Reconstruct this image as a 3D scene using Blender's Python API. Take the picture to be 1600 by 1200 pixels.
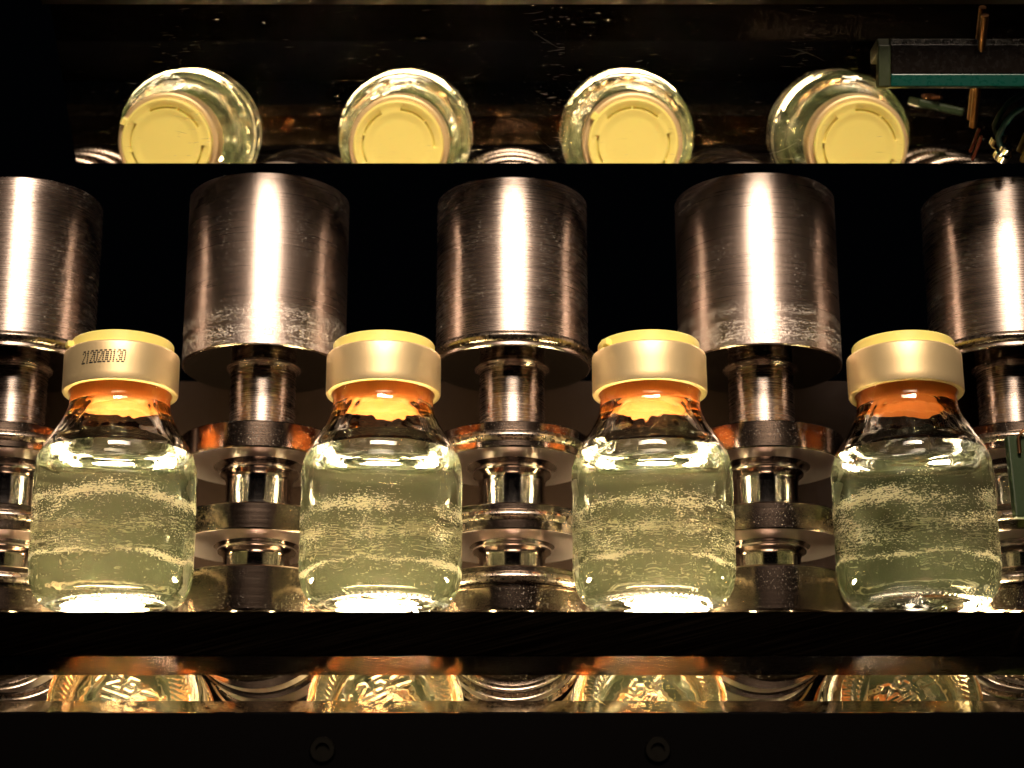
import bpy, bmesh, math, random
from mathutils import Vector, noise
S = 0.001                                   # all numbers below are millimetres
R = math.radians
scene = bpy.context.scene
for o in list(bpy.data.objects): bpy.data.objects.remove(o)

# ------------------------------------------------------------------ camera, world, light, exposure
cam_d = bpy.data.cameras.new('camera'); cam = bpy.data.objects.new('camera', cam_d)
scene.collection.objects.link(cam); scene.camera = cam
cam.location = (0, -581.2*S, -113.8*S); cam.rotation_euler = (R(90+17.7), 0, 0)
cam_d.sensor_width = 36; cam_d.lens = 74.03; cam_d.clip_start = 0.01; cam_d.clip_end = 20
cam_d.dof.use_dof = True; cam_d.dof.focus_distance = 0.585; cam_d.dof.aperture_fstop = 20

w = bpy.data.worlds.new('World'); scene.world = w; w.use_nodes = True
w.node_tree.nodes['Background'].inputs[0].default_value = (0.55, 0.7, 1, 1)
w.node_tree.nodes['Background'].inputs[1].default_value = 0.0006

def area(name, loc, target, sx, sy, power, col):
    d = bpy.data.lights.new(name, 'AREA'); d.shape = 'RECTANGLE'; d.size = sx; d.size_y = sy
    d.energy = power; d.color = col
    o = bpy.data.objects.new(name, d); scene.collection.objects.link(o); o.location = loc
    d.spread = R(40)
    o.rotation_euler = (Vector(target)-Vector(loc)).to_track_quat('-Z', 'Y').to_euler()
    return o
KEY_D, KEY_E = 0.70, R(40)
area('key_lamp', (0.03, -KEY_D*math.cos(KEY_E), 0.08+KEY_D*math.sin(KEY_E)), (0, 0, 0.08), 0.40, 0.11, .56, (1.0, 0.80, 0.62))
E2 = R(23)
area('front_lamp', (0.03, -KEY_D*math.cos(E2), 0.08+KEY_D*math.sin(E2)), (0, 0, 0.08), 0.50, 0.07, .066, (1.0, 0.80, 0.62))
ADDED_LIGHT = 640.0  # strength of the added emitters under the bottles

scene.view_settings.view_transform = 'Standard'; scene.view_settings.look = 'None'
scene.view_settings.exposure = 0; scene.view_settings.gamma = 1
scene.view_settings.use_curve_mapping = False
scene.render.engine = 'CYCLES'
cy = scene.cycles
cy.use_denoising = True; cy.max_bounces = 18; cy.transmission_bounces = 16; cy.glossy_bounces = 8
cy.diffuse_bounces = 2; cy.volume_bounces = 1; cy.transparent_max_bounces = 8
cy.caustics_reflective = True; cy.caustics_refractive = True; cy.blur_glossy = 0.3
cy.sample_clamp_indirect = 60
cy.use_adaptive_sampling = True; cy.adaptive_threshold = 0.03; cy.adaptive_min_samples = 16; cy.sample_clamp_direct = 0

# ------------------------------------------------------------------ helpers
def link(o, parent=None):
    scene.collection.objects.link(o)
    if parent: o.parent = parent
    return o
def tag(o, label=None, cat=None, group=None, kind=None):
    if label: o['label'] = label
    if cat: o['category'] = cat
    if group: o['group'] = group
    if kind: o['kind'] = kind
    return o
def empty(name, loc, label, cat, group=None):
    o = bpy.data.objects.new(name, None); o.empty_display_size = 0.01
    link(o); o.location = Vector(loc)*S
    return tag(o, label, cat, group)
def mesh_obj(name, verts, faces, mat, parent=None, smooth=True, sharp=35, loc=(0, 0, 0)):
    me = bpy.data.meshes.new(name)
    me.from_pydata([(a*S, b*S, c*S) for a, b, c in verts], [], faces)
    me.validate(); me.update()
    if smooth:
        me.polygons.foreach_set('use_smooth', [True]*len(me.polygons))
        if sharp: me.set_sharp_from_angle(angle=R(sharp))
    if mat: me.materials.append(mat)
    o = bpy.data.objects.new(name, me); link(o, parent); o.location = Vector(loc)*S
    return o
def lathe_data(prof, seg=96, cap0=False, cap1=False):
    V, Fc = [], []
    rings = []
    for r, z in prof:
        if r < 1e-6:
            rings.append([len(V)]); V.append((0, 0, z))
        else:
            b = len(V); rings.append(list(range(b, b+seg)))
            V += [(r*math.cos(2*math.pi*i/seg), r*math.sin(2*math.pi*i/seg), z) for i in range(seg)]
    for a, b in zip(rings[:-1], rings[1:]):
        for i in range(seg):
            j = (i+1) % seg
            if len(a) == 1 and len(b) > 1: Fc.append((a[0], b[j], b[i]))
            elif len(b) == 1 and len(a) > 1: Fc.append((a[i], a[j], b[0]))
            elif len(a) > 1: Fc.append((a[i], a[j], b[j], b[i]))
    return V, Fc
def lathe(name, prof, mat, parent=None, seg=96, sharp=35, loc=(0, 0, 0)):
    V, Fc = lathe_data(prof, seg)
    return mesh_obj(name, V, Fc, mat, parent, True, sharp, loc)
def box(name, x0, x1, y0, y1, z0, z1, mat, parent=None, bev=0.3, loc=(0, 0, 0)):
    bm = bmesh.new(); bmesh.ops.create_cube(bm, size=1)
    for v in bm.verts:
        v.co = Vector((x0+(v.co.x+.5)*(x1-x0), y0+(v.co.y+.5)*(y1-y0), z0+(v.co.z+.5)*(z1-z0)))*S
    if bev: bmesh.ops.bevel(bm, geom=bm.edges[:], offset=bev*S, segments=2, affect='EDGES', profile=0.5)
    me = bpy.data.meshes.new(name); bm.to_mesh(me); bm.free(); me.materials.append(mat)
    o = bpy.data.objects.new(name, me); link(o, parent); o.location = Vector(loc)*S
    return o
def prism_x(name, prof, x0, x1, mat, parent=None):
    """closed (y,z) outline, counter-clockwise seen from +X, swept along X"""
    n = len(prof)
    V = [(x0, a, b) for a, b in prof] + [(x1, a, b) for a, b in prof]
    Fc = [tuple(range(n-1, -1, -1)), tuple(range(n, 2*n))]
    Fc += [(i, (i+1) % n, n+(i+1) % n, n+i) for i in range(n)]
    return mesh_obj(name, V, Fc, mat, parent, False)
def tube(name, pts, r, mat, parent=None, seg=12, closed_ends=True):
    pts = [Vector(p) for p in pts]; V, Fc = [], []
    up = Vector((0.13, 0.31, 0.94))
    for i, p in enumerate(pts):
        t = (pts[min(i+1, len(pts)-1)]-pts[max(i-1, 0)]).normalized()
        a = t.cross(up)
        if a.length < 1e-3: a = t.cross(Vector((1, 0, 0)))
        a.normalize(); b = t.cross(a).normalized()
        for k in range(seg):
            q = p + (a*math.cos(2*math.pi*k/seg)+b*math.sin(2*math.pi*k/seg))*r
            V.append(tuple(q))
    for i in range(len(pts)-1):
        for k in range(seg):
            j = (k+1) % seg
            Fc.append((i*seg+k, i*seg+j, (i+1)*seg+j, (i+1)*seg+k))
    Fc.append(tuple(range(seg))); Fc.append(tuple(range((len(pts)-1)*seg, len(pts)*seg))[::-1])
    return mesh_obj(name, V, Fc, mat, parent, True, 50)

# ------------------------------------------------------------------ materials
class NT:
    def __init__(s, name):
        s.m = bpy.data.materials.new(name); s.m.use_nodes = True
        s.t = s.m.node_tree; s.t.nodes.clear()
        s.out = s.t.nodes.new('ShaderNodeOutputMaterial')
    def n(s, typ, ins=None, **kw):
        nd = s.t.nodes.new('ShaderNode'+typ)
        for k, v in kw.items(): setattr(nd, k, v)
        for k, v in (ins or {}).items():
            sock = nd.inputs[k]
            if isinstance(v, bpy.types.NodeSocket): s.t.links.new(v, sock)
            else: sock.default_value = v
        return nd
    def math(s, op, a, b=None, c=None, clamp=False):
        ins = {0: a}
        if b is not None: ins[1] = b
        if c is not None: ins[2] = c
        return s.n('Math', ins, operation=op, use_clamp=clamp).outputs[0]
    def mul(s, a, b): return s.math('MULTIPLY', a, b)
    def obj(s): return s.n('TexCoord').outputs['Object']
    def scale(s, v, x, y, z):
        return s.n('VectorMath', {0: v, 1: (x, y, z)}, operation='MULTIPLY').outputs[0]
    def noise(s, v, scale, detail=2, rough=.5):
        return s.n('TexNoise', {'Vector': v, 'Scale': scale, 'Detail': detail, 'Roughness': rough}).outputs[0]
    def ramp(s, v, lo, hi, a=0.0, b=1.0):
        return s.n('MapRange', {'Value': v, 'From Min': lo, 'From Max': hi, 'To Min': a, 'To Max': b}).outputs[0]
    def sep(s, v):
        nd = s.n('SeparateXYZ', {0: v}); return nd.outputs
    def surf(s, sh): s.t.links.new(sh.outputs[0], s.out.inputs['Surface'])
    def vol(s, sh): s.t.links.new(sh.outputs[0], s.out.inputs['Volume'])
    def mixrgb(s, f, a, b):
        nd = s.t.nodes.new('ShaderNodeMix'); nd.data_type = 'RGBA'
        for i, v in ((0, f), (6, a), (7, b)):
            if isinstance(v, bpy.types.NodeSocket): s.t.links.new(v, nd.inputs[i])
            else: nd.inputs[i].default_value = v
        return nd.outputs[2]

def simple(name, col, rough=.5, metal=0., bump=0., bscale=800, **extra):
    t = NT(name); ins = {'Base Color': (*col, 1), 'Roughness': rough, 'Metallic': metal}
    ins.update(extra)
    v = t.obj(); nz = t.noise(v, bscale, 3)
    ins['Roughness'] = t.ramp(nz, .3, .7, max(0, rough-.06), rough+.06)
    if bump: ins['Normal'] = t.n('Bump', {'Height': nz, 'Strength': bump, 'Distance': 0.0002}).outputs[0]
    t.surf(t.n('BsdfPrincipled', ins)); return t.m

def turned_steel(name, col, rough=.28, aniso=.6, lines=.25, scuff=None, specks=.5, lobe=.11):
    """lathe-turned steel: fine rings round the axis, dust specks, optional worn band (z0, z1) in mm"""
    t = NT(name); v0 = t.obj(); x, y, z = t.sep(v0)
    rnd = t.n('ObjectInfo').outputs['Random']
    v = t.n('VectorMath', {0: v0, 1: t.n('CombineXYZ', {0: rnd, 1: t.mul(rnd, 3.1), 2: t.mul(rnd, .37)}).outputs[0]}, operation='ADD').outputs[0]
    fine = t.noise(t.scale(v, 25, 25, 7000), 1.0, 3, .65)
    broad = t.noise(t.scale(v, 30, 30, 2600), 1.0, 3, .7)
    patch = t.noise(v, 90, 3)
    rg = t.ramp(broad, .3, .7, rough-.02, rough+.04)
    h = t.mul(fine, 1.0)
    colr = t.mixrgb(t.ramp(broad, .35, .65), (col[0]*.88, col[1]*.86, col[2]*.86, 1), (*col, 1))
    sp = t.ramp(t.noise(v, 2400, 1), .66, .71)
    sp = t.mul(sp, t.ramp(patch, .4, .62, 0, specks))
    if scuff:
        z0, z1 = scuff
        jit = t.math('MULTIPLY_ADD', t.noise(t.scale(v, 60, 60, 60), 1, 2), 0.006, z)
        m = t.mul(t.ramp(jit, (z1+3+3.2)*S, (z1-2+3.2)*S), t.ramp(z, (z0+.6)*S, (z0+.9)*S))
        g1 = t.ramp(t.noise(t.scale(v, 280, 280, 2800), 1.0, 2, .6), .58, .64)
        g2 = t.ramp(t.noise(t.scale(v, 1500, 1500, 2400), 1.0, 1, .5), .56, .62)
        arcs = t.ramp(t.noise(t.scale(v, 7, 7, 380), 1.0, 3, .6), .34, .50)
        grit = t.mul(t.math('MAXIMUM', g1, g2), arcs)
        h = t.math('ADD', h, t.mul(t.mul(grit, m), 3.0))
        sp = t.math('MAXIMUM', sp, t.mul(t.mul(grit, m), .8))
        light = t.mul(t.ramp(t.noise(t.scale(v, 500, 500, 2400), 1.0, 2), .58, .72), .3)
        h = t.math('ADD', h, t.mul(light, 1.2))
        rg = t.math('MULTIPLY_ADD', m, .05, rg)
    b = t.n('Bump', {'Height': h, 'Strength': lines, 'Distance': 0.00008}).outputs[0]
    tg = t.n('Tangent', direction_type='RADIAL', axis='Z').outputs[0]
    p = t.n('BsdfPrincipled', {'Base Color': colr, 'Metallic': 1.0, 'Roughness': rg, 'Anisotropic': aniso,
            'Anisotropic Rotation': .25, 'Normal': b, 'Tangent': tg})
    line = t.ramp(t.noise(t.scale(v, 14, 14, 1700), 1.0, 4, .75), .25, .75, .0, lobe)
    g = t.n('BsdfGlossy', {'Color': (col[0]*.95, col[1]*.80, col[2]*.74, 1), 'Roughness': .46, 'Normal': b})
    two = t.n('MixShader', {0: line, 1: p.outputs[0], 2: g.outputs[0]})
    d = t.n('BsdfDiffuse', {'Color': (.75, .68, .6, 1)})
    t.surf(t.n('MixShader', {0: sp, 1: two.outputs[0], 2: d.outputs[0]})); return t.m

def brushed_bar(name, col, rough):
    t = NT(name); x, y, z = t.sep(t.obj())
    v2 = t.math('ADD', y, z); ca, sa = math.cos(R(14)), math.sin(R(14))
    q = t.math('ADD', t.mul(x, ca), t.mul(v2, sa)); p = t.math('SUBTRACT', t.mul(v2, ca), t.mul(x, sa))
    vec = t.n('CombineXYZ', {0: t.mul(q, 28), 1: t.mul(p, 2600), 2: 0.0}).outputs[0]
    f = t.noise(vec, 1, 3, .6)
    c = t.mixrgb(t.ramp(f, .3, .7), (col[0]*.6, col[1]*.6, col[2]*.6, 1), (*col, 1))
    pb = t.n('BsdfPrincipled', {'Base Color': c, 'Metallic': 1.0, 'Roughness': t.ramp(f, .3, .7, rough-.04, rough+.06),
            'Normal': t.n('Bump', {'Height': f, 'Strength': .06, 'Distance': 0.00005}).outputs[0]})
    t.surf(pb); return t.m

def mirror_mat(name, col, scratches=True):
    t = NT(name); v = t.obj()
    g1 = t.n('BsdfGlossy', {'Color': (*col, 1), 'Roughness': 0.0})
    f = t.noise(t.scale(v, 150, 4200, 4200), 1, 2, .6)
    spark = t.noise(t.scale(v, 260, 1500, 1500), 1, 2, .5)
    fine = t.n('Bump', {'Height': f, 'Strength': .5, 'Distance': 0.0001}).outputs[0]
    g2 = t.n('BsdfAnisotropic' if hasattr(bpy.types, 'ShaderNodeBsdfAnisotropic') else 'BsdfGlossy', {'Color': (.8, .8, .8, 1), 'Roughness': .22, 'Normal': fine})
    k = t.math('ADD', t.mul(t.ramp(spark, .66, .76), .45 if scratches else 0), .0025 if scratches else .002)
    t.surf(t.n('MixShader', {0: k, 1: g1.outputs[0], 2: g2.outputs[0]})); return t.m

def glass_mat():
    t = NT('bottle_glass'); v0 = t.obj(); x, y, z = t.sep(v0)
    rnd = t.n('ObjectInfo').outputs['Random']
    v = t.n('VectorMath', {0: v0, 1: t.n('CombineXYZ', {0: rnd, 1: rnd, 2: 0.0}).outputs[0]}, operation='ADD').outputs[0]
    # scuffs where the rollers rub: bands of short level scratches on the outer wall
    st = t.noise(t.scale(v, 380, 380, 3200), 1, 2, .65)
    gr = t.noise(t.scale(v, 1700, 1700, 2600), 1, 1, .5)
    pat = t.noise(t.scale(v, 70, 70, 160), 1, 2)
    zj = t.math('MULTIPLY_ADD', t.math('SUBTRACT', t.noise(t.scale(v, 55, 55, 40), 1, 2), .5), .006, t.math('MULTIPLY_ADD', rnd, .0035, z))
    def band(c, hw): return t.math('SUBTRACT', 1.0, t.math('DIVIDE', t.math('ABSOLUTE', t.math('SUBTRACT', zj, c*S)), hw*S), clamp=True)
    dens = t.math('MAXIMUM', band(33.5, 5.5), t.mul(band(18.0, 2.0), 1.15))
    dens = t.math('MAXIMUM', dens, t.mul(band(27, 17), .66))
    thr = t.math('MULTIPLY_ADD', dens, -.30, .80)
    thr = t.math('MULTIPLY_ADD', t.math('SUBTRACT', .5, pat), .50, thr)
    m1 = t.ramp(t.math('SUBTRACT', st, thr), 0, .05)
    m2 = t.ramp(t.math('SUBTRACT', gr, thr), -.01, .04)
    m = t.math('MAXIMUM', m1, t.mul(m2, 1.0))
    rr = t.math('SQRT', t.math('ADD', t.mul(x, x), t.mul(y, y)))
    m = t.mul(m, t.math('GREATER_THAN', rr, 22.4*S))
    m = t.mul(m, t.mul(t.math('GREATER_THAN', z, 8*S), t.math('LESS_THAN', z, 46*S)))
    wob = t.noise(t.scale(v, 110, 110, 60), 1, 2)
    bmp = t.n('Bump', {'Height': wob, 'Strength': .25, 'Distance': 0.0012}).outputs[0]
    g = t.n('BsdfGlass', {'Color': (.985, .995, .97, 1), 'Roughness': 0.0, 'IOR': 1.50, 'Normal': bmp})
    tr = t.n('BsdfTranslucent', {'Color': (1, .95, .78, 1)})
    df = t.n('BsdfRefraction', {'Color': (1, .97, .85, 1), 'Roughness': .55, 'IOR': 1.3})
    sc = t.n('MixShader', {0: .5, 1: tr.outputs[0], 2: df.outputs[0]})
    t.surf(t.n('MixShader', {0: t.mul(m, .8), 1: g.outputs[0], 2: sc.outputs[0]})); return t.m

def liquid_mat():
    t = NT('pale_liquid')
    top = t.n('Attribute', attribute_name='free_surface').outputs['Fac']
    ior = t.ramp(top, 0, 1, 1.335/1.50, 1.335)
    t.surf(t.n('BsdfGlass', {'Color': (1, 1, 1, 1), 'Roughness': 0.0, 'IOR': ior}))
    sc = t.n('VolumeScatter', {'Color': (.78, .94, .54, 1), 'Density': 2.3, 'Anisotropy': .2})
    ab = t.n('VolumeAbsorption', {'Color': (.70, .88, .50, 1), 'Density': 1.8})
    t.vol(t.n('AddShader', {0: sc.outputs[0], 1: ab.outputs[0]})); return t.m

def lens_mat():
    t = NT('added_light_lens')
    t.surf(t.n('Emission', {'Color': (1, .77, .41, 1), 'Strength': ADDED_LIGHT})); return t.m

M = {}
M['steel_a'] = turned_steel('scuffed_steel', (.72, .61, .54), .28, .6, .2, (79, 90), .6, .26)
M['steel_b'] = turned_steel('fine_turned_steel', (.72, .61, .54), .26, .6, .2, None, .8, .2)
M['steel_rim'] = turned_steel('turned_rim_steel', (.27, .205, .16), .15, .3, .08, None, .3, .05)
M['steel_neck'] = turned_steel('polished_steel', (.50, .46, .44), .12, .3, .05, None, .1, .02)
M['shaded_underside'] = simple('shaded_underside_steel', (.07, .055, .045), .12, 1.0, .05, 900)  # darker disc under each roller cylinder: underside shade put into the colour
M['lit_underside'] = turned_steel('lit_underside_steel', (.86, .84, .86), .30, 0, .05, None, .05, .3)  # lighter copy of the steel: light on flange undersides put into colour
M['ring'] = simple('ring_steel', (.34, .28, .23), .28, 1.0)
M['glass'] = glass_mat(); M['liquid'] = liquid_mat(); M['lens'] = lens_mat()
M['gold'] = simple('gold_anodised', (.88, .68, .37), .45, .7, .10, 2600)
M['lid'] = simple('yellow_plastic', (.97, .84, .24), .38, 0, .03, 600, **{'Subsurface Weight': .15, 'Subsurface Scale': .002})
M['rubber'] = simple('orange_rubber', (.62, .15, .012), .55)
M['ink'] = simple('black_ink', (.012, .01, .008), .6)
M['rail'] = brushed_bar('brushed_rail', (.11, .075, .052), .12)
M['dark'] = simple('black_paint', (.0014, .001, .001), .6, **{'Specular IOR Level': .03})
M['wall'] = simple('brown_panel_paint', (.011, .006, .004), .65, 0, .1, 300, **{'Specular IOR Level': .08})
M['mirror'] = mirror_mat('scratched_mirror', (.82, .80, .76))
M['mirror_low'] = mirror_mat('low_mirror', (.86, .82, .74), False)
M['alu'] = simple('dull_aluminium', (.10, .085, .07), .42, 1.0, .1, 1200)
M['bevel'] = simple('ground_glass_edge', (.42, .36, .26), .10, 1.0)
M['green'] = simple('green_board', (.02, .04, .011), .5, 0, .25, 1500)
M['copper'] = simple('tan_copper_wire', (.26, .13, .06), .4, 1.0)
M['teal'] = simple('teal_acrylic', (.003, .055, .04), .3)
M['olive'] = simple('olive_acrylic', (.03, .04, .015), .4)
M['smoke'] = simple('smoked_acrylic', (.006, .004, .003), .25)
M['cable'] = simple('teal_cable', (.004, .06, .08), .5)
M['red'] = simple('red_wire', (.35, .03, .015), .4)
M['yellow'] = simple('yellow_wire', (.2, .12, .01), .5)
M['chrome'] = simple('chrome', (.75, .70, .62), .12, 1.0)
M['screw'] = simple('dark_screw_steel', (.012, .011, .009), .5, 1.0)

# ------------------------------------------------------------------ structure
tag(box('wall', -330, 330, 78, 84, -60, 97.8, M['wall'], None, .5), kind='structure', label='dark brown metal back panel behind the rollers')
tag(box('floor', -330, 330, -60, 84, -66, -60, M['dark'], None, .5), kind='structure', label='black machine bed under the mirror and rail')

# ------------------------------------------------------------------ front rail, and the added light rail under the bottles
RX = (-230, 230)
def under(o, root):
    o.parent = root; o.matrix_parent_inverse = root.matrix_basis.inverted(); return o
rail = empty('front_rail', (0, -46, -18.7), 'dark brushed metal bar running across in front of the bottle bases', 'rail')
bpy.context.view_layer.update()
pr = [(-60, -7.7), (-59.7, -7.4), (-32, -7.4), (-32, -18.6), (-32.1, -18.7), (-59.8, -18.7), (-60, -18.5)]
under(prism_x('bar', pr[::-1], RX[0], RX[1], M['rail']), rail)
lrail = empty('added_light_rail', (0, 15, -40), 'added light rail with glowing lenses directly under the bottle bases', 'lamp')  # added emitters standing in for front light turned up by the lower mirror
bpy.context.view_layer.update()
under(box('bar', RX[0], RX[1], 9.5, 21, -60, -6, M['dark'], None, .3), lrail)
PITCH = 75.8
BX = [-112.8, -37.0, 40.2, 114.7]
LX = [-3.5, -1, 3.5, 20.0]
LS = [1.9, 1.9, 1.9, 1.0]
for i, bx in enumerate(BX):
    h = under(lathe('added_light_housing', [(0, -14), (8.2, -14), (8.2, .3), (7.0, .3), (6.6, 0), (0, 0)], M['dark'], None, 48, 35, (bx+LX[i], 15.2, 0)), lrail)
    h.scale.x = LS[i]
    bpy.context.view_layer.update()
    ln = lathe('lens', [(6.4*math.cos(math.pi*k/40)**1.3 if k < 20 else 0, .05+4.9*math.sin(math.pi*k/40)) for k in range(21)], M['lens'], None, 48, 0, (bx+LX[i], 15.2, 0))
    ln.scale.x = LS[i]; ln.parent = h; ln.matrix_parent_inverse = h.matrix_world.inverted()

# ------------------------------------------------------------------ mirrors
low = empty('lower_mirror', (0, -4, -20.9), 'narrow tilted mirror strip below the rail showing bottle bottoms', 'mirror')
bpy.context.view_layer.update()
A = (-4.0, -20.9); B = (6.0, -10.9)
under(prism_x('mirror_plate', [A, B, (8.1, -13.0), (-1.9, -23.0)][::-1], RX[0], RX[1], M['mirror_low']), low)
under(prism_x('bevel_edge', [(-8.4, -24.6), (-4.06, -20.96), (-2.0, -23.1), (-6.0, -27.0)][::-1], RX[0], RX[1], M['bevel']), low)

under(prism_x('hidden_mirror_plate', [(-16.4, -32.65), (-8.45, -24.7), (-6.3, -26.8), (-14.3, -34.8)][::-1], RX[0], RX[1], M['mirror_low']), low)  # unseen mirror extension, added so the rail underside reflects the bottles

up = empty('upper_mirror', (60, -10, 162), 'large scratched tilted mirror reflecting the bottle caps from above', 'mirror')
bpy.context.view_layer.update()
e0 = Vector((1.65, 141.85)); e1 = Vector((-45.8, 170.4)); nb = Vector((.515, .857))*3
c4 = [e0, e1, e1+nb, e0+nb]
under(prism_x('mirror_plate', [tuple(p) for p in c4][::-1], -130.9, 240, M['mirror']), up)
d = (e1-e0).normalized()
q = [e1+d*.15-nb*.35, e1+d*9-nb*.35, e1+d*9+nb*1.3, e1+d*.15+nb*1.3]
under(prism_x('edge_bar', [tuple(p) for p in q][::-1], -133, 240, M['alu']), up)

random.seed(7)
V, Fc = [], []
nrm = Vector((0, -.515, -.857)); dy = Vector((0, d.x, d.y)); o0 = Vector((0, e0.x, e0.y))
for k in range(300):
    cxs = random.choice([-94, -94, 12, 12, 84, 84, None, None, None])  # extra scratches gathered in columns, standing in for lamp glints on the mirror
    x = random.gauss(cxs, 3.0) if cxs is not None else random.uniform(-128, 190)
    ss = random.uniform(1, 54); L = random.expovariate(1/.9)+.25 if k > 12 else random.uniform(5, 14)
    an = random.gauss(0, .12) if k > 22 else random.uniform(-1.2, 1.2); wd = random.uniform(.012, .03)
    n = 5; cur = random.uniform(-.03, .03)*(L if k < 23 else 1); b0 = len(V)
    for q in range(n):
        aa = an+cur*(q-2)*.5; f = (q/(n-1)-.5)*L
        p = o0+dy*(ss+f*math.sin(aa))+Vector((x+f*math.cos(aa), 0, 0))+nrm*.03
        p[1] = p[1]; w2 = wd*(1-abs(q-2)/2.4)
        V.append(tuple(p+dy*w2)); V.append(tuple(p-dy*w2))
    for q in range(n-1): Fc.append((b0+2*q, b0+2*q+1, b0+2*q+3, b0+2*q+2))
M['scratch_glint'] = simple('scratch_glint_grey', (.5, .48, .46), .35, .6)
tag(under(mesh_obj('scratches', V, Fc, M['scratch_glint'], None, False), up), kind='stuff')

# ------------------------------------------------------------------ front panel with screws
fp = empty('machine_cover', (0, -64, -60), 'black front cover plate with two small screws along the bottom', 'cover')
bpy.context.view_layer.update()
under(box('plate', -330, 330, -64, -60, -90, -33.3, M['dark'], None, .4), fp)
for sx in (-46.3, 35.6):
    s = under(lathe('screw', [(3.2, 0), (3.2, .5), (2.9, .8), (1.7, .8), (1.7, .1), (0, .1)], M['screw'], None, 32), fp)
    s.matrix_parent_inverse.identity(); s.location = Vector((sx, 0, -42.6+60))*S
    s.rotation_euler = (R(90), 0, 0)

# ------------------------------------------------------------------ rollers
def torus_prof(rc, zc, r, n=14):
    return [(rc+r*math.cos(2*math.pi*i/n), zc+r*math.sin(2*math.pi*i/n)) for i in range(n+1)]
def rim(r, z0, z1, hub, c=.35, cone=0):
    """disc from z0 (bottom) to z1 (top) with small chamfers and a hub bore"""
    return [(hub, z0+cone), (r-c-1.0, z0+.0), (r-c, z0), (r, z0+c), (r, z1-c), (r-c, z1), (hub, z1)]
def make_roller_a(x, label):
    t = empty('steel_roller', (x, 30, 6.5), label, 'roller', 'steel rollers standing behind the bottles')
    z = -6.5
    P = lambda n, pf, m, sh=30: lathe(n, [(r, h+z) for r, h in pf], M[m], t, 128, sh)
    P('cylinder', [(9, 85.7), (24.4, 85.7), (24.8, 86.1), (24.8, 140.3), (24.4, 140.7), (0, 140.7)], 'steel_a')
    P('end_shade_face', [(10.5, 85.62), (24.3, 85.62), (24.35, 85.69)] if t.name.startswith('steel') else [(10.5, 85.62), (23.5, 85.62), (23.55, 85.69)], 'shaded_underside')
    P('shaft', [(9.85, 62.5), (9.85, 84.3), (10.6, 85.1), (11.4, 85.65)], 'steel_b')
    P('flange', rim(24, 54.7, 62.7, 9.7), 'steel_rim')
    P('lower_face', [(10.5, 54.62), (23.2, 54.62), (23.3, 54.69)], 'lit_underside')  # thin disc carrying the painted underside light
    P('neck', [(10.05, 38.1), (10.05, 49.6), (10.5, 51.2), (11.7, 51.9), (12.0, 52.7), (11.6, 53.5), (12.4, 54.3), (14, 54.65)], 'steel_neck', 60)
    P('flange', rim(24, 30.3, 38.2, 9.7), 'steel_rim')
    P('lower_face', [(10.5, 30.22), (23.2, 30.22), (23.3, 30.29)], 'lit_underside')
    P('neck', [(9.9, 19.8), (9.9, 26.3), (10.4, 27.7), (11.6, 28.3), (11.9, 29.0), (11.5, 29.6), (12.2, 30.1), (13, 30.25)], 'steel_neck', 60)
    P('base_disc', rim(24, 6.5, 19.9, 9, .5), 'steel_rim')
    P('axle', [(9, -66), (9, 6.6)], 'steel_neck')
    return t
def make_roller_b(x, label):
    t = empty('ringed_roller', (x, 30, 6.5), label, 'roller', 'steel rollers standing behind the bottles')
    z = -6.5
    P = lambda n, pf, m, sh=30: lathe(n, [(r, h+z) for r, h in pf], M[m], t, 128, sh)
    P('cylinder', [(9, 85.7), (23.6, 85.7), (24.0, 86.0), (24.0, 86.9), (23.3, 87.2), (23.3, 139.5), (22.9, 139.9), (0, 139.9)], 'steel_b')
    P('sealing_ring', torus_prof(23.6, 88.7, 1.75), 'ring', 0)
    P('end_shade_face', [(10.5, 85.62), (24.3, 85.62), (24.35, 85.69)] if t.name.startswith('steel') else [(10.5, 85.62), (23.5, 85.62), (23.55, 85.69)], 'shaded_underside')
    P('shaft', [(9.85, 62.5), (9.85, 84.3), (10.6, 85.1), (11.4, 85.65)], 'steel_b')
    P('flange', rim(23.6, 54.8, 62.6, 9.7), 'steel_rim')
    P('sealing_ring', torus_prof(23.2, 58.3, 1.6), 'ring', 0)
    P('lower_face', [(10.5, 54.62), (23.2, 54.62), (23.3, 54.69)], 'lit_underside')
    P('neck', [(10.05, 38.1), (10.05, 49.6), (10.5, 51.2), (11.7, 51.9), (12.0, 52.7), (11.6, 53.5), (12.4, 54.3), (14, 54.75)], 'steel_neck', 60)
    P('flange', rim(23.6, 30.35, 38.1, 9.7), 'steel_rim')
    P('sealing_ring', torus_prof(23.2, 34.6, 1.6), 'ring', 0)
    P('lower_face', [(10.5, 30.22), (23.2, 30.22), (23.3, 30.29)], 'lit_underside')
    P('neck', [(9.9, 19.6), (9.9, 26.3), (10.4, 27.7), (11.6, 28.3), (11.9, 29.0), (11.5, 29.6), (12.2, 30.1), (13, 30.3)], 'steel_neck', 60)
    P('base_disc', [(9, 6.6), (23.6, 6.6), (24.1, 7.1), (24.1, 13.2), (23.7, 13.6), (22.6, 13.7), (22.6, 14.6), (23.6, 14.7), (23.6, 19.3), (23.3, 19.65), (9, 19.65)], 'steel_rim')
    P('sealing_ring', torus_prof(23.2, 16.4, 1.6), 'ring', 0)
    P('axle', [(9, -66), (9, 6.7)], 'steel_neck')
    return t
make_roller_b(-2*PITCH, 'smooth ringed steel roller cut off by the left picture edge')
make_roller_a(-PITCH, 'scuffed steel roller with plain flanges between the two left bottles')
make_roller_b(0, 'ringed steel roller in the middle, between the second and third bottles')
make_roller_a(PITCH, 'scuffed steel roller with plain flanges between the two right bottles')
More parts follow.
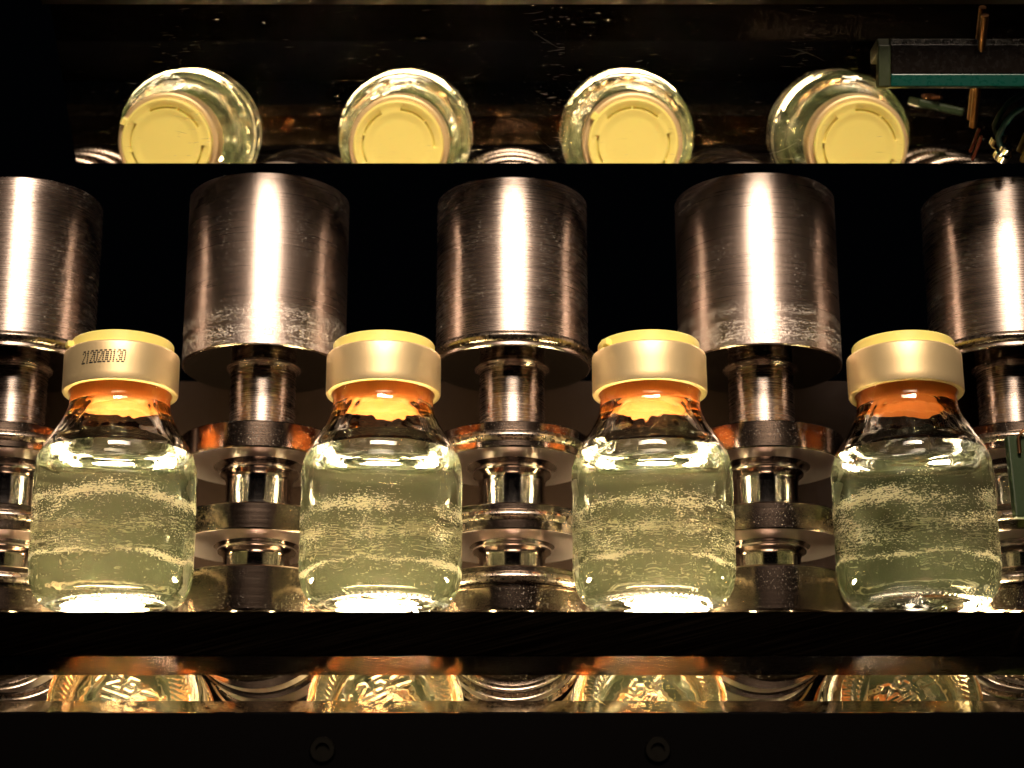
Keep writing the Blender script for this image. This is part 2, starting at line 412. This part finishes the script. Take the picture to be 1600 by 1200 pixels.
make_roller_b(2*PITCH, 'smooth ringed steel roller behind the green board at the right edge')

# ------------------------------------------------------------------ bottles
SEG = 384
LEVEL = 51.6
OUT = [(17.6, 6.1), (18.6, 6.5), (19.6, 7.2), (20.5, 8.2), (21.35, 9.6), (22.05, 11.2), (22.55, 13), (22.88, 15), (23, 17), (23, 19.5), (23, 22), (23, 27), (23, 32), (23, 37),
       (23, 41), (22.98, 43.5), (22.8, 46), (22.35, 48.3), (21.55, 50.4), (20.45, 52.4), (19.2, 54.4), (17.95, 56.4), (16.75, 58.4), (15.7, 60.4), (14.95, 62.2),
       (14.55, 63.8), (14.4, 65.2), (14.4, 66.8), (14.75, 67.8), (15.3, 68.6), (15.3, 75.6), (14.9, 76.1), (11.6, 76.1), (11.2, 75.6)]
INN = [(11.0, 72), (11.0, 66.5), (11.3, 64.6), (12.0, 62.8), (13.1, 60.9), (14.4, 58.7), (15.7, 56.5), (17.0, 54.4), (18.4, 52.3), (19.4, 50.4), (20.0, 49.3)]
WALL = [(20.0, 49.3), (20.45, 48.0), (20.85, 46), (21.05, 43.5), (21.1, 40), (21.1, 34), (21.1, 28), (21.1, 22), (21.1, 19), (20.95, 16.2), (20.5, 13.8), (19.7, 11.9), (18.4, 10.5), (16.5, 9.7), (14, 9.5), (10, 10.0), (5, 10.6), (0, 10.8)]
STROKES = [((-5.2, 6.4), (-4.2, 7.4)), ((-4.2, 7.4), (-2.6, 7.0)), ((-2.6, 7.0), (-2.4, 5.8)), ((-2.4, 5.8), (-5.4, 3.6)), ((-5.4, 3.6), (-2.0, 3.6)),     # 2
           ((2.6, 7.4), (.2, 7.4)), ((.2, 7.4), (0, 5.7)), ((0, 5.7), (1.7, 5.8)), ((1.7, 5.8), (2.5, 4.8)), ((2.5, 4.8), (1.6, 3.6)), ((1.6, 3.6), (-.2, 3.8)),  # 5
           ((4.8, 5.0), (8.2, 5.4)), ((-6.0, 1.8), (1.4, 1.9)), ((-5.6, -.2), (2.4, .1)), ((5.6, 2.4), (9.2, 2.0)), ((-10.4, 5.4), (-9.2, 2.2)), ((-9.2, 2.2), (-7.8, 5.6)), ((11.2, 5.4), (10.6, 2.6))]
def seg_d(px, py, a, b):
    vx, vy = b[0]-a[0], b[1]-a[1]; L = vx*vx+vy*vy
    k = max(0, min(1, ((px-a[0])*vx+(py-a[1])*vy)/L)) if L else 0
    return math.hypot(px-a[0]-k*vx, py-a[1]-k*vy)
def base_relief(r, th):
    z = 6.0+(2.3*(1-(min(r, 16.4)/16.4)**2.2) if r < 16.4 else 0)
    if r < 12.5:
        x, y = r*math.cos(th), r*math.sin(th)
        dmin = min(seg_d(x, y, a, b) for a, b in STROKES)
        k = max(0, 1-(dmin/.62)**2)
        z -= .42*k
        z += .05*noise.noise(Vector((x*.7, y*.7, 0)))
    if 14.9 < r < 18.9:
        e = min(1, (r-14.9)/.5, (18.9-r)/.5)
        k = max(0, math.cos(64*(th+.045*(r-18)))*1.6-.3)
        z += -.30*e*min(1, k)+.3*e
    return z
def wob(r, z, th, amp):
    return amp*noise.noise(Vector((2.2*math.cos(th), 2.2*math.sin(th), z*.09)))+amp*.4*noise.noise(Vector((7*math.cos(th), 7*math.sin(th), z*.2+9)))
def build_glass_mesh():
    V, Fc, rings = [], [], []
    TH = [2*math.pi*i/SEG for i in range(SEG)]
    V.append((0, 0, base_relief(0, 0))); rings.append([0])
    rs = [.25+.27*i for i in range(46)] + [13, 13.8, 14.4, 14.9] + [15.15+.27*i for i in range(9)]
    for r in rs:
        b = len(V); rings.append(range(b, b+SEG))
        V += [(r*math.cos(t), r*math.sin(t), base_relief(r, t)) for t in TH]
    for k, (r, z) in enumerate(OUT[0:]):
        b = len(V); rings.append(range(b, b+SEG))
        amp = .10 if 8 < z < 64 else 0
        for t in TH:
            rr = r+wob(r, z, t, amp)
            zz = base_relief(r, t)-6+z if r < 18.9 and z < 8 else z
            V.append((rr*math.cos(t), rr*math.sin(t), zz))
    for r, z in INN:
        b = len(V); rings.append(range(b, b+SEG))
        amp = .22 if 52 < z < 64 else 0
        for t in TH:
            rr = r+wob(r, z+40, t, amp); V.append((rr*math.cos(t), rr*math.sin(t), z))
    for a, b in zip(rings[:-1], rings[1:]):
        for i in range(SEG):
            j = (i+1) % SEG
            if len(a) == 1: Fc.append((a[0], b[j], b[i]))
            else: Fc.append((a[i], a[j], b[j], b[i]))
    return V, Fc
def smooth_prof(pf, n=4):
    out = []
    for i in range(len(pf)-1):
        p0, p1, p2, p3 = pf[max(i-1, 0)], pf[i], pf[i+1], pf[min(i+2, len(pf)-1)]
        for k in range(n):
            u = k/n
            out.append(tuple(.5*((2*p1[j])+(-p0[j]+p2[j])*u+(2*p0[j]-5*p1[j]+4*p2[j]-p3[j])*u*u+(-p0[j]+3*p1[j]-3*p2[j]+p3[j])*u**3) for j in (0, 1)))
    return out+[pf[-1]]
i0 = [k for k, p in enumerate(OUT) if p[1] >= 41][0]; i1 = [k for k, p in enumerate(OUT) if p[1] >= 66.8][0]
OUT = OUT[:2]+smooth_prof(OUT[2:9], 2)[:-1]+OUT[8:i0]+smooth_prof(OUT[i0:i1+1])[:-1]+OUT[i1:]
INN = INN[:2]+smooth_prof(INN[2:])
WALL = [(max(0, a), b) for a, b in smooth_prof(WALL, 3)]
gV, gF = build_glass_mesh()

def build_lid():
    # z(r, angle): raised outer ring, slotted groove with bridges, dished centre
    TH = 192; rr = [0, 4, 8.2, 9.2, 10.2, 11.0, 11.35, 11.5, 11.95, 12.1, 12.7, 13.6, 14.2, 14.6, 14.8, 14.8]
    def zf(k, r, th):
        a = math.degrees(th) % 120
        wide = 70 < a < 102; small = 24 < a < 27
        if k == len(rr)-1: return 79.95
        if r <= 8.2: return 82.5
        if r <= 9.2: return 82.55
        if r <= 10.2: return 82.85
        if r <= 11.35: return 83.0
        if r < 12.0: return 83.0 if (wide or small) else 81.4
        if r <= 12.1: return 83.0 if wide else 82.5
        if r <= 12.7: return 83.05 if wide else 82.75
        if r <= 13.6: return 83.35
        if r <= 14.2: return 83.45
        if r <= 14.6: return 83.3
        return 83.0
    V, Fc = [(0, 0, 82.5)], []
    for k, r in enumerate(rr[1:], 1):
        for i in range(TH):
            th = 2*math.pi*i/TH; V.append((r*math.cos(th), r*math.sin(th), zf(k, r, th)))
    for i in range(TH): Fc.append((0, 1+i, 1+(i+1) % TH))
    for k in range(len(rr)-2):
        for i in range(TH):
            a, b = 1+k*TH, 1+(k+1)*TH; j = (i+1) % TH
            Fc.append((a+i, b+i, b+j, a+j))
    return V, Fc
lV, lF = build_lid()

FONT = {'0': ['01110', '10001', '10001', '10001', '10001', '10001', '01110'], '1': ['00100', '01100', '00100', '00100', '00100', '00100', '00100'],
        '2': ['01110', '10001', '00001', '00010', '00100', '01000', '11111'], '3': ['01110', '10001', '00001', '00110', '00001', '10001', '01110']}
def code_mesh(text, a0, a1, z0, z1, rad):
    V, Fc = [], []; n = len(text); cw = (a1-a0)/n
    for ci, ch in enumerate(text):
        for row in range(7):
            for c in range(5):
                if FONT[ch][row][c] == '1':
                    zc = z1-(z1-z0)*row/6
                    a = a0+cw*ci+cw*.16*c+(6-row)*cw*.045
                    b = len(V); m = 8
                    for k in range(m):
                        p = 2*math.pi*k/m
                        al = a+.25*math.cos(p)/rad; V.append((rad*math.sin(al), -rad*math.cos(al), zc+.25*math.sin(p)))
                    Fc.append(tuple(range(b, b+m)))
    return V, Fc

protos = {}
def part(key, name, build, root, rotz=0):
    """first call builds the mesh, later calls share its data"""
    if key not in protos: o = build(); protos[key] = o.data; o.parent = root
    else: o = bpy.data.objects.new(name, protos[key]); link(o, root)
    o.rotation_euler = (0, 0, rotz); return o
def build_liquid():
    # the liquid is still turning: its surface is a shallow bowl, higher at the wall
    top = [(0, 41.8)]+[(r, 41.8+7.5*(r/20.0)**3.5) for r in [20.0*(k/32)**.85 for k in range(1, 33)]]
    NT_TOP = len(top)-1
    V, Fc = lathe_data(top+WALL[1:], 192)
    Fc = [f[::-1] for f in Fc]
    o = mesh_obj('liquid', V, Fc, M['liquid'], None, True, 60)
    at = o.data.attributes.new('free_surface', 'FLOAT', 'FACE')
    nf = len(o.data.polygons); vals = [0.0]*nf
    for p in o.data.polygons:
        c = p.center
        if p.index < 192*NT_TOP: vals[p.index] = 1.0
    at.data.foreach_set('value', vals)
    return o
CAP = [(14.75, 68.55), (14.9, 68.1), (15.8, 67.95), (16.4, 68.15), (16.6, 68.6), (16.6, 70.5), (16.6, 74.5), (16.6, 79.0), (16.48, 79.55), (16.1, 79.85), (15.5, 79.9), (12, 79.9),
       (12, 79.5), (15.6, 79.4), (15.9, 78.6), (15.9, 69.0), (14.9, 68.9), (14.75, 68.55)]
STOP = [(0, 65.2), (6.5, 64.6), (10.0, 63.4), (11.0, 64.0), (11.5, 65.2), (11.12, 66.8), (11.12, 76.15), (15.2, 76.2), (15.5, 77), (15.5, 79.3), (0, 79.35)]
labels = ['gold capped bottle with a dotted black code printed on its cap',
          'gold capped bottle of pale liquid with a plain cap, second from the left',
          'gold capped bottle with a bubble cluster at the liquid line and yellow tab on cap',
          'darker gold capped bottle of olive liquid beside the green board at the right']
for i, bx in enumerate(BX):
    b = empty('glass_bottle', (bx, 0, 0), labels[i], 'bottle', 'glass bottles standing in a row on the front rail')
    b.rotation_euler = (R([.3, -.2, .25, -.3][i]), R([-.35, -.2, -.3, -.5][i]), 0)
    part('glass', 'glass_body', lambda: mesh_obj('glass_body', gV, gF, M['glass'], None, True, 0), b, [-.35, .45, .95, .5][i])
    part('liq', 'liquid', build_liquid, b, i*.9)
    part('stop', 'stopper', lambda: lathe('stopper', STOP, M['rubber'], None, 96, 40), b)
    part('cap', 'cap', lambda: lathe('cap', CAP, M['gold'], None, 128, 40), b)
    ld = part('lid', 'flip_lid', lambda: mesh_obj('flip_lid', lV, lF, M['lid'], None, True, 30), b, R([22, 52, 2, 40][i]))
    if i in (0, 2):
        an = R(207) if i == 0 else R(215)
        nub = box('tear_tab', 14.4, 16.6, -1.3, 1.3, 80.3, 82.3, M['lid'], b, .4)
        nub.rotation_euler = (0, 0, an)
    if i == 0:
        V, Fc = code_mesh('2120200130', R(-31), R(14.5), 73.1, 76.5, 16.63)
        tag(mesh_obj('printed_code', V, Fc, M['ink'], b, False), label='black dotted code 2120200130')

def film_mat():
    t = NT('bubble_film')
    lw = t.n('LayerWeight', {'Blend': .35}).outputs['Fresnel']
    a = t.n('BsdfTransparent', {'Color': (1, 1, 1, 1)}); g = t.n('BsdfGlossy', {'Color': (1, 1, 1, 1), 'Roughness': 0.0})
    t.surf(t.n('MixShader', {0: t.math('MULTIPLY_ADD', lw, .6, .06), 1: a.outputs[0], 2: g.outputs[0]})); return t.m
film = film_mat()
b3 = [o for o in bpy.data.objects if o.get('label') == labels[2]][0]
for (x, y, z, r) in [(-14.2, -10.2, 49.4, 2.5), (-11.6, -13.4, 47.9, 1.5), (-16.6, -7.4, 48.6, 1.6), (-12.6, -10.0, 48.2, 1.2)]:
    me = lathe('bubble', [(max(0, r*math.sin(math.pi*k/16)) if 0 < k < 16 else 0, -r*math.cos(math.pi*k/16)) for k in range(17)], film, b3, 32, 0, (x, y, z))

# ------------------------------------------------------------------ small things at the right
bd = empty('circuit_board', (150, -10, 29), 'small green board with bent tan wire at the right picture edge', 'circuit board')
o = box('board', -10.6, 5, -1.2, 1.4, 0, 23.6, M['green'], bd, .5); o.rotation_euler = (0, R(-2), R(12))
o = tube('wire', [(-7.8, -3.6, 18), (-7.9, -3.9, 22.4), (-7.0, -4, 24), (-4.6, -4, 25.4), (-3.9, -4, 24.6), (-3.6, -4, 12), (-3.2, -4, 6.6), (-4.4, -4, 5.4), (-6.0, -4, 4.2), (-6.4, -4, 5.5), (-6.6, -3.4, 8.5)], .55, M['copper'], bd, 10)

kn = empty('knurled_knob', (136, -66, -16.0), 'dark knurled knob at the lower right corner', 'knob')
n = 60; V, Fc = [], []
prof = [(0, -4), (6.0, -4), (6.4, -3.6), (8.2, -3.4), (8.8, -2.8), (8.8, 5), (8, 6), (0, 6)]
V, Fc = lathe_data(prof, 120)
V = [(x*(1+.03*((k//2) % 2)), y*(1+.03*((k//2) % 2)), z) if math.hypot(x, y) > 8.5 else (x, y, z) for k, (x, y, z) in enumerate(V)]
o = mesh_obj('grip', V, Fc, M['dark'], kn, True, 30); o.rotation_euler = (R(90), 0, 0)
o = lathe('stud', [(2.5, 0), (2.5, 10)], M['screw'], kn, 24); o.rotation_euler = (R(-90), 0, 0)

nv = Vector((0, -.515, -.857))
def on_mirror(x, s, h):            # point h mm in front of the upper mirror, s mm up its slope
    return Vector((x*.982, -4.1-.857*s, 145.3+.515*s)) + nv*h
ac = empty('acrylic_strip', tuple(on_mirror(107, 30, 4)), 'clear strip with a teal green lower edge on the mirror at top right', 'strip')
o = box('clear_plate', 3.6, 95, -2, 2, -2.3, 6.2, M['smoke'], ac, .3); o.rotation_euler = (R(18), 0, 0)
o = box('teal_edge', 3.6, 95, -2.2, 2.2, -6.0, -2.35, M['teal'], ac, .3); o.rotation_euler = (R(18), 0, R(.0))
o = box('end_cap', 0, 3.55, -2.1, 2.1, -6.0, 6.0, M['olive'], ac, .3); o.rotation_euler = (R(18), 0, 0)

def top_tube(name, pts, r, mat, label, cat):
    o = tube(name, [tuple(on_mirror(*p)) for p in pts], r, mat)
    return tag(o, label, cat)
top_tube('support_rod', [(136.5, 46, 2.0), (138.6, 8, 2.0)], 1.1, M['copper'], 'thin copper coloured rod running up the mirror at top right', 'rod')
top_tube('cable', [(158, 17, 3), (153, 16, 3), (149.5, 13, 3), (147.5, 9, 3), (146.5, 5, 3), (147.5, 2, 3)], .9, M['cable'], 'blue teal cable looping at the right end of the mirror', 'cable')
top_tube('wire', [(141.6, 4.5, 2), (140.8, -1, 2), (140.2, -4, 2)], .5, M['red'], 'short thin red wire near the mirror bottom edge', 'wire')
top_tube('wire', [(159, 8, 2.6), (156.6, 2, 2.6), (155.4, -4, 2.6)], 1.0, M['yellow'], 'short thick yellow wire at the right end of the mirror', 'wire')
o = lathe('metal_fitting', [(0, -2.6), (2.0, -2.6), (2.6, -2), (2.6, 0), (1.8, .6), (1.8, 2.4), (1.4, 2.8), (0, 2.8)], M['chrome'], None, 40)
o.location = on_mirror(149, -.5, 3.4)*S; o.rotation_euler = (R(60), R(35), 0)
tag(o, 'small shiny metal fitting below the teal cable', 'fitting')
